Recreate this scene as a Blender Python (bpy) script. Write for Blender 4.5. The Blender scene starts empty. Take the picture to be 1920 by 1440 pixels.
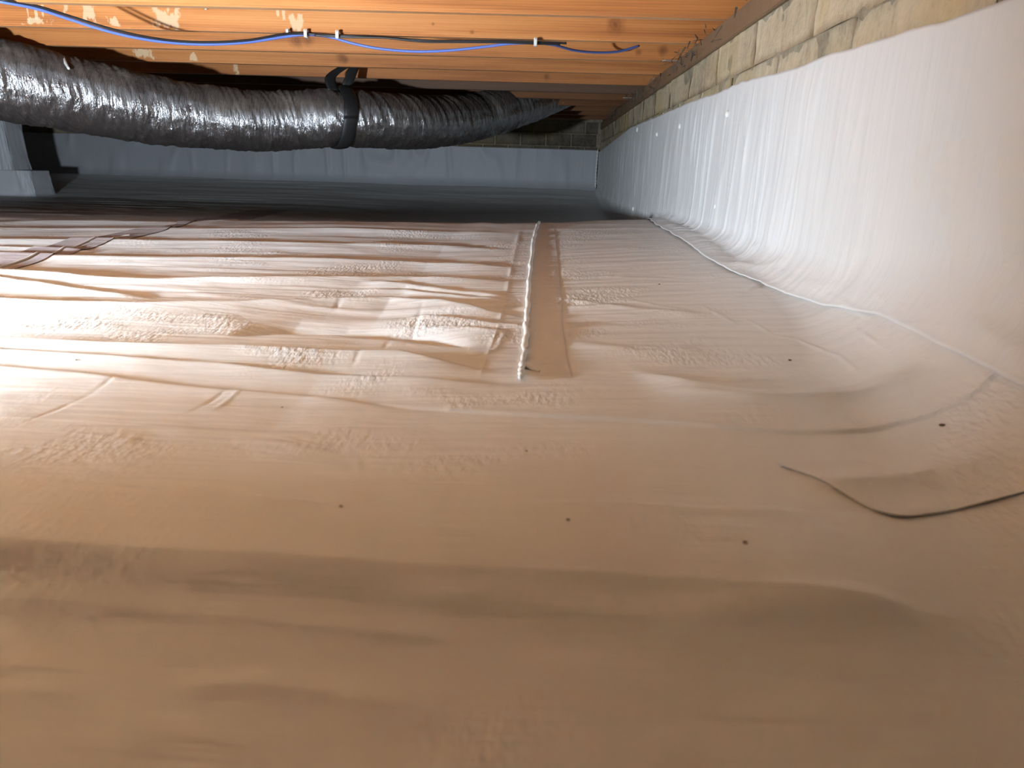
import bpy, bmesh, math, random
import numpy as np
from mathutils import Matrix, Vector

C = bpy.context.scene.collection
SC = bpy.context.scene
random.seed(7)
RNG = np.random.RandomState(11)

# ------------------------------------------------------------------ camera
F = 1442.0                       # focal length in pixels of the 1920x1440 frame
PITCH = math.atan(399.5 / F)     # looking down
YAW = math.radians(1.65)         # turned a little to the left
ROLL = 0.030
CAM = np.array([0.0, 0.0, 0.24])
f0 = np.array([-math.sin(YAW) * math.cos(PITCH), math.cos(YAW) * math.cos(PITCH), -math.sin(PITCH)])
r0 = np.array([math.cos(YAW), math.sin(YAW), 0.0])
u0 = np.cross(r0, f0)
cr = math.cos(ROLL) * r0 + math.sin(ROLL) * u0
cu = -math.sin(ROLL) * r0 + math.cos(ROLL) * u0
cam_data = bpy.data.cameras.new('camera')
cam = bpy.data.objects.new('camera', cam_data)
C.objects.link(cam)
cam.matrix_world = Matrix(((cr[0], cu[0], -f0[0], CAM[0]), (cr[1], cu[1], -f0[1], CAM[1]),
                           (cr[2], cu[2], -f0[2], CAM[2]), (0, 0, 0, 1)))
cam_data.sensor_width = 36.0
cam_data.lens = F / 1920 * 36.0
cam_data.clip_start = 0.02
cam_data.dof.use_dof = True
cam_data.dof.focus_distance = 1.9
cam_data.dof.aperture_fstop = 9.0
SC.camera = cam

# ------------------------------------------------------------------ world, lights, exposure
w = bpy.data.worlds.new('world')
SC.world = w
w.use_nodes = True
w.node_tree.nodes['Background'].inputs['Color'].default_value = (0.8, 0.6, 0.45, 1)
w.node_tree.nodes['Background'].inputs['Strength'].default_value = 0.0


def area(name, loc, direction, sx, sy, energy, color, spread=180):
    ld = bpy.data.lights.new(name, 'AREA')
    ld.shape = 'RECTANGLE'
    ld.size, ld.size_y = sx, sy
    ld.energy = energy
    ld.color = color
    ld.spread = math.radians(spread)
    o = bpy.data.objects.new(name, ld)
    C.objects.link(o)
    o.location = loc
    o.rotation_euler = Vector(direction).to_track_quat('-Z', 'Y').to_euler()
    return o


# work light lying on the floor just left of the picture, shining down the crawl space
area('work_light', (-1.32, 0.55, 0.088), (-0.025, 1.0, -0.58), 0.09, 0.07, 61.0, (0.81, 0.93, 1.04), 180)
SC.view_settings.view_transform = 'Standard'
SC.view_settings.look = 'None'
SC.view_settings.gamma = 1.0
SC.view_settings.use_curve_mapping = False
SC.view_settings.exposure = 0.88

# ------------------------------------------------------------------ helpers
W = 0.468          # right wall, metres to the right of the camera
YB = 6.62          # back wall
ZJ = 0.642         # underside of the joists


def ray(px, py):
    d = f0 + cr * ((px - 960.0) / F) + cu * ((720.0 - py) / F)
    return d


def at_y(px, py, y):
    d = ray(px, py)
    return CAM + d * (y / d[1])


def at_x(px, py, x):
    d = ray(px, py)
    return CAM + d * (x / d[0])


def at_z(px, py, z):
    d = ray(px, py)
    return CAM + d * ((z - CAM[2]) / d[2])


_lat = {}


def vnoise(x, y, seed=0):
    if seed not in _lat:
        _lat[seed] = np.random.RandomState(1000 + seed).rand(256, 256)
    L = _lat[seed]
    x, y = np.broadcast_arrays(np.asarray(x, float), np.asarray(y, float))
    xi, yi = np.floor(x).astype(int), np.floor(y).astype(int)
    fx, fy = x - xi, y - yi
    fx = fx * fx * fx * (fx * (fx * 6 - 15) + 10)
    fy = fy * fy * fy * (fy * (fy * 6 - 15) + 10)
    a, b = L[xi % 256, yi % 256], L[(xi + 1) % 256, yi % 256]
    c, d = L[xi % 256, (yi + 1) % 256], L[(xi + 1) % 256, (yi + 1) % 256]
    return (a + (b - a) * fx) * (1 - fy) + (c + (d - c) * fx) * fy - 0.5


def fbm(x, y, seed=0, o=3):
    s, a = 0, 1.0
    for k in range(o):
        s = s + a * vnoise(x * 2 ** k, y * 2 ** k, seed + k)
        a *= 0.5
    return s


def smooth(a, b, x):
    t = np.clip((np.asarray(x, float) - a) / (b - a), 0, 1)
    return t * t * (3 - 2 * t)


def mesh_obj(name, verts, faces, mat=None, parent=None, smoothed=True):
    me = bpy.data.meshes.new(name)
    me.from_pydata([tuple(v) for v in verts], [], faces)
    me.update()
    if smoothed:
        me.shade_smooth()
    o = bpy.data.objects.new(name, me)
    C.objects.link(o)
    if mat:
        me.materials.append(mat)
    if parent is not None:
        o.parent = parent
    return o


def grid_obj(name, P, mat=None, parent=None):
    """P: array (n, m, 3) of points -> quad grid."""
    n, m = P.shape[:2]
    me = bpy.data.meshes.new(name)
    me.vertices.add(n * m)
    me.vertices.foreach_set('co', np.ascontiguousarray(P, dtype=np.float32).ravel())
    i = np.arange(n - 1)[:, None] * m + np.arange(m - 1)[None, :]
    q = np.stack([i, i + 1, i + m + 1, i + m], -1).reshape(-1, 4)
    k = len(q)
    me.loops.add(k * 4)
    me.loops.foreach_set('vertex_index', q.ravel().astype(np.int32))
    me.polygons.add(k)
    me.polygons.foreach_set('loop_start', (np.arange(k) * 4).astype(np.int32))
    me.polygons.foreach_set('use_smooth', np.ones(k, dtype=bool))
    me.update(calc_edges=True)
    o = bpy.data.objects.new(name, me)
    C.objects.link(o)
    if mat:
        me.materials.append(mat)
    if parent is not None:
        o.parent = parent
    return o


def box_bm(bm, x0, x1, y0, y1, z0, z1, bevel=0.0):
    r = bmesh.ops.create_cube(bm, size=1.0)
    for v in r['verts']:
        v.co = Vector((x0 + (v.co.x + .5) * (x1 - x0), y0 + (v.co.y + .5) * (y1 - y0), z0 + (v.co.z + .5) * (z1 - z0)))
    if bevel:
        ed = list({e for v in r['verts'] for e in v.link_edges})
        bmesh.ops.bevel(bm, geom=ed, offset=bevel, segments=2, affect='EDGES')


def bm_obj(name, bm, mat, parent=None, smoothed=False):
    me = bpy.data.meshes.new(name)
    bm.to_mesh(me)
    bm.free()
    if smoothed:
        me.shade_smooth()
    me.materials.append(mat)
    o = bpy.data.objects.new(name, me)
    C.objects.link(o)
    if parent is not None:
        o.parent = parent
    return o


def box(name, x0, x1, y0, y1, z0, z1, mat, parent=None, bevel=0.0):
    bm = bmesh.new()
    box_bm(bm, x0, x1, y0, y1, z0, z1, bevel)
    return bm_obj(name, bm, mat, parent)


def spline(pts, n):
    """Catmull-Rom through pts, n samples (by index)."""
    P = np.array(pts, float)
    P = np.vstack([2 * P[0] - P[1], P, 2 * P[-1] - P[-2]])
    m = len(pts) - 1
    u = np.linspace(0, m, n)
    k = np.minimum(u.astype(int), m - 1)
    t = (u - k)[:, None]
    a, b, c, d = P[k], P[k + 1], P[k + 2], P[k + 3]
    return 0.5 * ((2 * b) + (c - a) * t + (2 * a - 5 * b + 4 * c - d) * t ** 2 + (3 * b - a - 3 * c + d) * t ** 3)


def frames(P):
    T = np.gradient(P, axis=0)
    T /= np.linalg.norm(T, axis=1)[:, None]
    N = np.zeros_like(P)
    B = np.zeros_like(P)
    up = np.array([0, 0, 1.0])
    for i, t in enumerate(T):
        b = np.cross(t, up)
        b /= max(np.linalg.norm(b), 1e-6)
        B[i] = b
        N[i] = np.cross(b, t)
    return T, N, B


def tube(name, pts, r, mat, parent=None, n=80, seg=8):
    P = spline(pts, n)
    T, N, B = frames(P)
    a = np.linspace(0, 2 * np.pi, seg, endpoint=False)
    rr = np.broadcast_to(np.asarray(r, float), (n,))
    V = P[:, None] + rr[:, None, None] * (np.cos(a)[None, :, None] * B[:, None] + np.sin(a)[None, :, None] * N[:, None])
    V = V.reshape(-1, 3)
    fs = []
    for i in range(n - 1):
        for j in range(seg):
            k = (j + 1) % seg
            fs.append((i * seg + j, i * seg + k, (i + 1) * seg + k, (i + 1) * seg + j))
    fs.append(tuple(range(seg))[::-1])
    fs.append(tuple((n - 1) * seg + j for j in range(seg)))
    return mesh_obj(name, V, fs, mat, parent)


def empty(name, loc):
    o = bpy.data.objects.new(name, None)
    C.objects.link(o)
    o.location = loc
    return o


def adopt(child, parent):
    """parent a world-space mesh to an Empty that is not at the origin"""
    child.parent = parent
    child.matrix_parent_inverse = Matrix.Translation(-Vector(parent.location))


def tag(o, label=None, cat=None, group=None, kind=None):
    if label:
        o['label'] = label
    if cat:
        o['category'] = cat
    if group:
        o['group'] = group
    if kind:
        o['kind'] = kind
    return o


# ------------------------------------------------------------------ materials
class NT:
    def __init__(self, name):
        self.mat = bpy.data.materials.new(name)
        self.mat.use_nodes = True
        self.t = self.mat.node_tree
        self.b = self.t.nodes['Principled BSDF']

    def n(self, typ, **kw):
        nd = self.t.nodes.new(typ)
        for k, v in kw.items():
            if k.startswith('_'):
                setattr(nd, k[1:], v)
            else:
                nd.inputs[k.replace('__', ' ')].default_value = v
        return nd

    def l(self, a, b):
        self.t.links.new(a, b)

    def math(self, op, a, b=None, c=None):
        nd = self.t.nodes.new('ShaderNodeMath')
        nd.operation = op
        for i, v in enumerate((a, b, c)):
            if v is None:
                continue
            if isinstance(v, (int, float)):
                nd.inputs[i].default_value = v
            else:
                self.l(v, nd.inputs[i])
        return nd.outputs[0]

    def ramp(self, fac, stops):
        nd = self.t.nodes.new('ShaderNodeValToRGB')
        e = nd.color_ramp.elements
        while len(e) < len(stops):
            e.new(0.5)
        for i, (p, c) in enumerate(stops):
            e[i].position = p
            e[i].color = tuple(c) + (1,) if len(c) == 3 else c
        self.l(fac, nd.inputs['Fac'])
        return nd.outputs['Color']

    def mix(self, fac, a, b):
        nd = self.t.nodes.new('ShaderNodeMix')
        nd.data_type = 'RGBA'
        for s, v in ((nd.inputs[0], fac), (nd.inputs[6], a), (nd.inputs[7], b)):
            if isinstance(v, (int, float)):
                s.default_value = v
            elif isinstance(v, tuple):
                s.default_value = v + (1,) if len(v) == 3 else v
            else:
                self.l(v, s)
        return nd.outputs[2]

    def coords(self, scale=(1, 1, 1), rot=(0, 0, 0), add=None):
        tc = self.t.nodes.new('ShaderNodeTexCoord')
        mp = self.t.nodes.new('ShaderNodeMapping')
        mp.inputs['Scale'].default_value = scale
        mp.inputs['Rotation'].default_value = rot
        if add is not None:
            v = self.t.nodes.new('ShaderNodeVectorMath')
            v.operation = 'ADD'
            self.l(tc.outputs['Object'], v.inputs[0])
            self.l(add, v.inputs[1])
            self.l(v.outputs[0], mp.inputs['Vector'])
        else:
            self.l(tc.outputs['Object'], mp.inputs['Vector'])
        return mp.outputs[0]

    def noise(self, vec, scale, detail=3, rough=0.55, dist=0.0):
        nd = self.n('ShaderNodeTexNoise', Scale=scale, Detail=detail, Roughness=rough, Distortion=dist)
        self.l(vec, nd.inputs['Vector'])
        return nd.outputs['Fac']

    def bump(self, height, dist, strength=1.0, prev=None):
        nd = self.n('ShaderNodeBump', Strength=strength, Distance=dist)
        self.l(height, nd.inputs['Height'])
        if prev is not None:
            self.l(prev, nd.inputs['Normal'])
        return nd.outputs['Normal']


def liner_mat(name, along, tint=(0.73, 0.73, 0.715), scrim=True):
    """white reinforced polyethylene; along: which axis the fine wrinkles run along"""
    m = NT(name)
    sc = {'x': (1.6, 30, 30), 'z': (30, 30, 1.6), 'bx': (30, 30, 1.6)}[along]
    v1 = m.coords(sc)
    n1 = m.noise(v1, 1.3, 4, 0.6, 0.3)
    v2 = m.coords((1, 1, 1))
    n2 = m.noise(v2, 55, 3)
    patch = m.noise(m.coords((1, 1.5, 1)), 4.0, 2)
    amt = m.math('SMOOTH_MIN', m.math('MULTIPLY', m.math('MAXIMUM', m.math('SUBTRACT', patch, 0.5), 0.0), 6.0), 1.0, 0.1)
    n3 = m.math('MULTIPLY', m.noise(m.coords((160, 60, 160), (0, 0, 0.35)), 1.0, 2), amt)
    nb = m.bump(n1, 0.004, 0.55)
    nb = m.bump(n2, 0.0012, 0.35, nb)
    if scrim:
        nb = m.bump(n3, 0.0035, 0.7, nb)
    col = m.mix(m.math('MULTIPLY', m.noise(v2, 3.5, 3), 0.35), tint, (tint[0] * .93, tint[1] * .915, tint[2] * .89))
    m.l(col, m.b.inputs['Base Color'])
    m.b.inputs['Roughness'].default_value = 0.5
    m.b.inputs['Specular IOR Level'].default_value = 0.3
    m.l(nb, m.b.inputs['Normal'])
    return m.mat


def plain(name, col, rough=0.6, metal=0.0, noise=0.15, scale=40):
    m = NT(name)
    n = m.noise(m.coords(), scale, 3)
    d = tuple(c * (1 - noise) for c in col)
    m.l(m.mix(n, col, d), m.b.inputs['Base Color'])
    m.b.inputs['Roughness'].default_value = rough
    m.b.inputs['Metallic'].default_value = metal
    return m.mat


def wood_mat(name, knots=(), smears=(), dark=1.0, pale=0.0, palecol=(0.52, 0.44, 0.33)):
    """knots: (x, z, r) in world; smears: (x, z, hx, hz) pale mineral drips"""
    m = NT(name)
    oi = m.t.nodes.new('ShaderNodeObjectInfo')
    off = m.n('ShaderNodeVectorMath', _operation='SCALE')
    cmb = m.n('ShaderNodeCombineXYZ')
    for i in range(3):
        m.l(oi.outputs['Random'], cmb.inputs[i])
    m.l(cmb.outputs[0], off.inputs[0])
    off.inputs['Scale'].default_value = 37.0
    v = m.coords((0.55, 14, 14), add=off.outputs[0])
    g1 = m.noise(v, 1.6, 3, 0.5, 0.6)
    wv = m.n('ShaderNodeTexWave', Scale=3.2, Distortion=7.0, Detail=2.0)
    wv.inputs['Detail Scale'].default_value = 0.7
    wv.bands_direction = 'Z'
    m.l(v, wv.inputs['Vector'])
    g2 = m.noise(m.coords((3, 160, 160), add=off.outputs[0]), 1.0, 2)
    blot = m.noise(m.coords((1.5, 4, 4), add=off.outputs[0]), 2.0, 2)
    f = m.math('ADD', m.math('MULTIPLY', g1, 0.75), m.math('MULTIPLY', wv.outputs['Fac'], 0.07))
    f = m.math('ADD', f, m.math('MULTIPLY', g2, 0.2))
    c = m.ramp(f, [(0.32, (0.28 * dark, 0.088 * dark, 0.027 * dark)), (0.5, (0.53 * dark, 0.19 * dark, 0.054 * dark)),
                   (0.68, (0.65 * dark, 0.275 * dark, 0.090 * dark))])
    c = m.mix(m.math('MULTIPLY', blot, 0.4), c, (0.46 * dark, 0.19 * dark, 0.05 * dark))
    tc = m.t.nodes.new('ShaderNodeTexCoord')
    sp = m.n('ShaderNodeSeparateXYZ')
    m.l(tc.outputs['Object'], sp.inputs[0])
    dn = m.noise(m.coords((1, 1, 1)), 45, 3)
    for (kx, kz, kr) in knots:
        dx = m.math('SUBTRACT', sp.outputs[0], kx)
        dz = m.math('SUBTRACT', sp.outputs[2], kz)
        d = m.math('SQRT', m.math('ADD', m.math('MULTIPLY', dx, dx), m.math('MULTIPLY', dz, dz)))
        d = m.math('DIVIDE', d, kr)
        d = m.math('ADD', d, m.math('MULTIPLY', m.math('SUBTRACT', dn, 0.5), 0.9))
        ring = m.math('ADD', m.math('MULTIPLY', m.math('SINE', m.math('MULTIPLY', d, 14.0)), 0.12), 0.8)
        mask = m.math('MULTIPLY', m.math('MINIMUM', m.math('MAXIMUM', m.math('SUBTRACT', 1.25, d), 0.0), 1.0), ring)
        c = m.mix(mask, c, (0.20 * dark, 0.065 * dark, 0.018 * dark))
    gm = m.t.nodes.new('ShaderNodeNewGeometry')
    gs = m.n('ShaderNodeSeparateXYZ')
    m.l(gm.outputs['True Normal'], gs.inputs[0])
    under = m.math('MULTIPLY', m.math('GREATER_THAN', m.math('MULTIPLY', gs.outputs[2], -1.0), 0.3), m.math('MULTIPLY', blot, 0.9))
    c = m.mix(under, c, (0.66 * dark, 0.47 * dark, 0.29 * dark))  # bottom faces paled in the colour, as if lit from the floor
    if smears:
        sn = m.noise(m.coords((1.3, 1, 0.7)), 38, 4, 0.6)
        for (sx, sz, hx, hz) in smears:
            ax = m.math('DIVIDE', m.math('ABSOLUTE', m.math('SUBTRACT', sp.outputs[0], sx)), hx)
            az = m.math('DIVIDE', m.math('ABSOLUTE', m.math('SUBTRACT', sp.outputs[2], sz)), hz)
            e = m.math('ADD', m.math('MAXIMUM', ax, az), m.math('MULTIPLY', m.math('SUBTRACT', sn, 0.5), 3.2))
            mask = m.math('MULTIPLY', m.math('MINIMUM', m.math('MAXIMUM', m.math('MULTIPLY', m.math('SUBTRACT', 0.95, e), 3.5), 0.0), 1.0), 0.6)
            c = m.mix(mask, c, (0.70, 0.56, 0.36))
    if pale:
        c = m.mix(pale, c, palecol)
    m.l(c, m.b.inputs['Base Color'])
    m.b.inputs['Roughness'].default_value = 0.62
    m.b.inputs['Specular IOR Level'].default_value = 0.25
    m.l(m.bump(g2, 0.002, 0.5), m.b.inputs['Normal'])
    return m.mat


def concrete_mat(name, base, dark, streak=True):
    m = NT(name)
    oi = m.t.nodes.new('ShaderNodeObjectInfo')
    n1 = m.noise(m.coords((1, 1, 1)), 9, 5, 0.65)
    n2 = m.noise(m.coords((1, 1, 1)), 70, 4, 0.6)
    n3 = m.noise(m.coords((30, 30, 4)), 1.2, 4, 0.6, 0.4)
    f = m.math('ADD', m.math('MULTIPLY', n1, 0.45), m.math('MULTIPLY', n3, 0.35 if streak else 0.1))
    f = m.math('ADD', f, m.math('MULTIPLY', n2, 0.25))
    f = m.math('ADD', f, m.math('MULTIPLY', m.math('SUBTRACT', oi.outputs['Random'], 0.5), 0.12))
    c = m.ramp(f, [(0.30, dark), (0.50, base), (0.72, tuple(min(1, b * 1.3) for b in base))])
    st = m.noise(m.coords((1, 1, 1)), 3.2, 2)
    c = m.mix(m.math('MULTIPLY', m.math('MAXIMUM', m.math('SUBTRACT', st, 0.48), 0.0), 3.2), c, (base[0] * 1.05, base[1] * 0.95, base[2] * 0.62))
    m.l(c, m.b.inputs['Base Color'])
    m.b.inputs['Roughness'].default_value = 0.9
    m.b.inputs['Specular IOR Level'].default_value = 0.15
    nb = m.bump(n2, 0.006, 0.6)
    nb = m.bump(n3, 0.006, 0.5, nb)
    m.l(nb, m.b.inputs['Normal'])
    return m.mat


def foil_mat():
    m = NT('dusty_foil')
    geo = m.t.nodes.new('ShaderNodeNewGeometry')
    sp = m.n('ShaderNodeSeparateXYZ')
    m.l(geo.outputs['Normal'], sp.inputs[0])
    n1 = m.noise(m.coords((1, 1, 1)), 7, 4, 0.6)
    n2 = m.noise(m.coords((70, 14, 14), (0, 0.45, 0)), 1.0, 4, 0.65, 0.5)
    n3 = m.noise(m.coords((1, 1, 1)), 90, 3)
    up = m.math('ADD', sp.outputs[2], m.math('MULTIPLY', m.math('SUBTRACT', n1, 0.5), 0.7))
    up = m.math('ADD', up, m.math('MULTIPLY', m.math('SUBTRACT', n2, 0.5), 0.5))
    dust = m.math('MINIMUM', m.math('MAXIMUM', m.math('MULTIPLY', m.math('ADD', up, 0.02), 2.4), 0.0), 0.93)
    dcol = m.ramp(n1, [(0.3, (0.035, 0.023, 0.018)), (0.52, (0.085, 0.060, 0.047)), (0.72, (0.17, 0.14, 0.11))])
    col = m.mix(dust, (0.40, 0.40, 0.41), dcol)
    m.l(col, m.b.inputs['Base Color'])
    m.l(m.math('SUBTRACT', 0.96, m.math('MULTIPLY', dust, 0.93)), m.b.inputs['Metallic'])
    m.l(m.math('ADD', 0.31, m.math('MULTIPLY', dust, 0.45)), m.b.inputs['Roughness'])
    nb = m.bump(n2, 0.016, 0.75)
    nb = m.bump(n3, 0.002, 0.35, nb)
    m.l(nb, m.b.inputs['Normal'])
    return m.mat


M = {}
M['liner_floor'] = liner_mat('white_liner_floor', 'x')
M['liner_wall'] = liner_mat('white_liner_wall', 'z', (0.73, 0.74, 0.74), False)
M['liner_flap'] = liner_mat('white_liner_flap', 'x', (0.72, 0.715, 0.70))
M['liner_grey'] = liner_mat('white_liner_dimmed', 'z', (0.52, 0.53, 0.56), False)  # pier wrap: white liner dimmed in the colour to deepen light falloff
M['liner_far'] = liner_mat('white_liner_dimmed_far', 'z', (0.40, 0.41, 0.44), False)  # same white liner, colour darkened further to mimic weak light far back
M['tape'] = liner_mat('seam_tape', 'x', (0.66, 0.64, 0.62))
M['tape_grey'] = liner_mat('seam_tape_grey', 'x', (0.40, 0.355, 0.36))
M['sealant'] = plain('white_sealant', (0.83, 0.82, 0.78), 0.45)
M['block'] = concrete_mat('concrete_block', (0.46, 0.375, 0.26), (0.17, 0.135, 0.09))
M['mortar'] = concrete_mat('mortar', (0.36, 0.31, 0.225), (0.15, 0.125, 0.085), False)
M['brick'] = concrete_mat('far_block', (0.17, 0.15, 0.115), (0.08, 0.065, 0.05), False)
M['foil'] = foil_mat()
M['black'] = plain('black_nylon', (0.018, 0.018, 0.019), 0.45)
M['cable_blue'] = plain('blue_cable', (0.13, 0.21, 0.62), 0.35, 0, 0.1)
M['cable_black'] = plain('black_cable', (0.02, 0.02, 0.022), 0.4)
M['clip'] = plain('white_plastic', (0.85, 0.84, 0.80), 0.4)
M['metal'] = plain('dull_steel', (0.55, 0.50, 0.44), 0.4, 0.8)
M['dirt'] = plain('dirt', (0.09, 0.06, 0.035), 0.9)
M['web'] = plain('dusty_web', (0.11, 0.09, 0.065), 0.9)
M['wood'] = wood_mat('joist_wood')
M['sill'] = wood_mat('sill_wood', dark=0.42, pale=0.6, palecol=(0.23, 0.175, 0.115))
M['wood_bounce'] = wood_mat('bounce_pale_wood', pale=0.27, palecol=(0.62, 0.50, 0.32))  # unseen joists and subfloor, paled to bounce whiter light onto the near floor
M['wood_dark'] = wood_mat('dark_joist_wood', dark=0.28)  # darker tone for the farthest joists
M['wood_dark_grey'] = wood_mat('dark_grey_wood', dark=0.33, pale=0.6, palecol=(0.075, 0.058, 0.048))  # darker, greyer tone for a single far joist

# ------------------------------------------------------------------ floor surface
_by = [-2.0, 0.0, 0.30, 0.40, 0.46, 0.52, 0.62, 0.8, 1.0, 1.2, 1.8, 2.2, 2.42, 2.6, 2.9, 3.5, 4.2, 5.0, 5.8, 6.3, 6.7]
_bz = [-.03, -.02, -.018, -.008, .006, .004, -.008, -.008, .003, .007, .020, .043, .062, .060, .030, -.025, -.045, -.045, -.005, .06, .12]
_yy = np.linspace(-2, 6.8, 1800)
_zz = np.interp(_yy, _by, _bz)
_k = np.hanning(31)
_k /= _k.sum()
_zz = np.convolve(np.pad(_zz, 15, mode='edge'), _k, 'valid')
_lz = np.interp(_yy, [-2, 0.3, 0.46, 0.62, 0.8, 1.0, 1.2, 1.8, 2.6, 3.5, 4.4, 5.2, 5.7, 6.3, 6.7],
                [-.03, -.018, .004, -.022, -.018, -.002, .000, .006, .024, .0, -.015, -.02, .02, .07, .12])
_lz = np.convolve(np.pad(_lz, 20, mode='edge'), np.hanning(41) / np.hanning(41).sum(), 'valid')
_rz = np.interp(_yy, [-2, 0.3, 0.46, 0.62, 0.8, 1.2, 1.8, 2.4, 3.0, 3.5, 4.2, 5.0, 5.8, 6.3, 6.7],
                [-.03, -.010, .014, .014, .022, .046, .074, .086, .078, .02, -.03, -.04, -.005, .06, .12])
_rz = np.convolve(np.pad(_rz, 40, mode='edge'), np.hanning(81) / np.hanning(81).sum(), 'valid')


def base(x, y):
    c = np.interp(y, _yy, _zz)
    l = np.interp(y, _yy, _lz)
    r = np.interp(y, _yy, _rz)
    wl = smooth(-0.45, -1.7, x)
    wr = np.clip((x + 0.25) / 0.65, 0, 1)
    return c * (1 - wl) * (1 - wr) + l * wl + r * wr


def rad(y):
    return np.interp(y, [0.0, 0.85, 1.15, 1.7, 2.4, 7], [0.20, 0.16, 0.095, 0.05, 0.035, 0.03])


def surf(s, y):
    """cross-section parameter s (metres across, then up the cove) -> position, normal"""
    s, y = np.broadcast_arrays(np.asarray(s, float), np.asarray(y, float))
    r = rad(y)
    s0 = W - r
    z0 = base(np.minimum(s, s0), y)
    th = np.clip((s - s0) / r, 0, np.pi / 2)
    up = np.maximum(s - s0 - r * np.pi / 2, 0)
    flat = s <= s0
    x = np.where(flat, s, s0 + r * np.sin(th))
    z = np.where(flat, z0, z0 + r * (1 - np.cos(th)) + up)
    n = np.stack([np.where(flat, 0, -np.sin(th)), np.zeros_like(x), np.where(flat, 1, np.cos(th))], -1)
    return np.stack([x, y, z], -1), n


def hit(px, py, extra=0.0):
    """first point where the ray meets the un-wrinkled sheet; returns s, y"""
    d = ray(px, py)
    t = np.geomspace(0.2, 9.0, 6000)
    p = CAM[None] + d[None] * t[:, None]
    x, y, z = p[:, 0], p[:, 1], p[:, 2]
    r = rad(y)
    s0 = W - r
    z0 = base(np.minimum(x, s0), y) + extra
    zc = z0 + r
    ins = np.where(x <= s0, z - z0, np.where(z < zc, r - np.hypot(x - s0, z - zc), W - x))
    k = np.argmax(ins < 0)
    x, y, z, r, s0, zc = x[k], y[k], z[k], r[k], s0[k], zc[k]
    if x <= s0:
        return x, y
    th = math.atan2(x - s0, zc - z) if z < zc else math.pi / 2
    return s0 + r * th + max(0, z - zc), y


# crest lines of the wrinkles, read off the photograph and dropped on the sheet:
# (points, height, front width, back width)
FOLDS = [
    ([(-250, 628), (0, 635), (200, 643), (440, 648), (600, 655), (750, 658), (867, 672), (925, 683)], .017, .050, .009),
    ([(-250, 552), (0, 562), (133, 569), (290, 570), (467, 565), (640, 558), (733, 558), (833, 563), (933, 575), (1010, 586)], .017, .060, .012),
    ([(-250, 505), (0, 525), (133, 543), (300, 563)], .007, .05, .018),
    ([(-200, 500), (43, 506), (167, 517), (283, 522), (640, 520), (767, 519), (1000, 519)], .015, .07, .015),
    ([(140, 479), (283, 482), (640, 486), (767, 491), (993, 493)], .014, .08, .018),
    ([(-200, 445), (167, 449), (640, 457), (833, 460), (997, 462)], .013, .07, .02),
    ([(-200, 462), (0, 463), (180, 470)], .008, .05, .02),
    ([(300, 429), (383, 431), (640, 430), (997, 436)], .008, .07, .03),
    ([(-200, 418), (0, 419), (117, 416), (353, 417), (420, 415), (640, 413), (933, 421), (1010, 421)], .007, .10, .04),
    ([(680, 533), (760, 538), (880, 550), (960, 556)], .007, .03, .012),
    ([(660, 545), (760, 548), (880, 560), (960, 563)], .006, .025, .010),
    ([(770, 592), (860, 600), (960, 612), (1010, 618)], .006, .03, .012),
    ([(790, 612), (870, 616), (960, 625)], .005, .03, .010),
    ([(440, 645), (540, 638), (640, 640), (760, 650), (880, 668)], -.014, .006, .045),
    ([(-200, 655), (0, 667), (233, 678), (417, 688), (560, 703), (727, 712), (973, 721)], .0070, .025, .006),
    ([(-200, 680), (150, 705), (217, 713), (400, 732), (560, 745), (640, 752), (760, 765)], .0050, .030, .010),
    ([(-200, 800), (0, 805), (310, 805), (640, 815)], .0035, .030, .015),
    ([(110, 915), (300, 933), (347, 928), (447, 942), (633, 963)], .0022, .012, .008),
    ([(240, 900), (440, 912), (540, 938)], .0018, .010, .008),
    ([(430, 822), (520, 832), (640, 850)], .0016, .008, .010),
    # near ridges in the blurred foreground
    ([(-300, 1010), (0, 1022), (320, 1035), (500, 1045), (700, 1060), (960, 1067), (1190, 1077), (1485, 1102), (1610, 1120), (1920, 1145)], .0140, .022, .09),
    ([(-300, 1045), (0, 1055), (120, 1066), (300, 1092), (400, 1094), (480, 1090), (650, 1105), (750, 1130), (960, 1140), (1260, 1175), (1460, 1160), (1635, 1157), (1760, 1187), (1920, 1192)], .0050, .016, .018),
    ([(-200, 1125), (0, 1132), (120, 1137), (325, 1162), (365, 1159), (500, 1172), (800, 1202), (950, 1225)], .0022, .006, .012),
    ([(-100, 1250), (60, 1247), (170, 1255)], .0014, .006, .010),
    ([(-100, 1298), (0, 1300), (195, 1302)], .0016, .006, .010),
    ([(280, 1292), (345, 1290), (450, 1282), (625, 1302), (850, 1345)], .0020, .006, .012),
    ([(180, 1362), (270, 1366), (400, 1385), (520, 1405)], .0014, .006, .010),
    ([(960, 1230), (1160, 1280), (1330, 1305)], .0014, .010, .012),
    # right of the seam and on the cove
    ([(1040, 560), (1200, 580), (1320, 590)], .003, .02, .02),
    ([(1050, 640), (1200, 660), (1330, 655)], .003, .03, .02),
    ([(1195, 694), (1300, 720), (1400, 735), (1520, 738), (1650, 715), (1745, 676)], .0095, .040, .018),
    ([(1240, 735), (1400, 755), (1520, 757), (1660, 735), (1760, 700)], .0035, .012, .010),
    ([(960, 955), (1180, 956), (1360, 967), (1520, 962)], .0030, .025, .010),
    ([(1470, 878), (1560, 905), (1650, 898), (1750, 878), (1920, 835)], .0050, .012, .020),
    ([(1480, 1005), (1560, 1002), (1600, 1012)], .0022, .010, .010),
]
fold_fn = []
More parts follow.
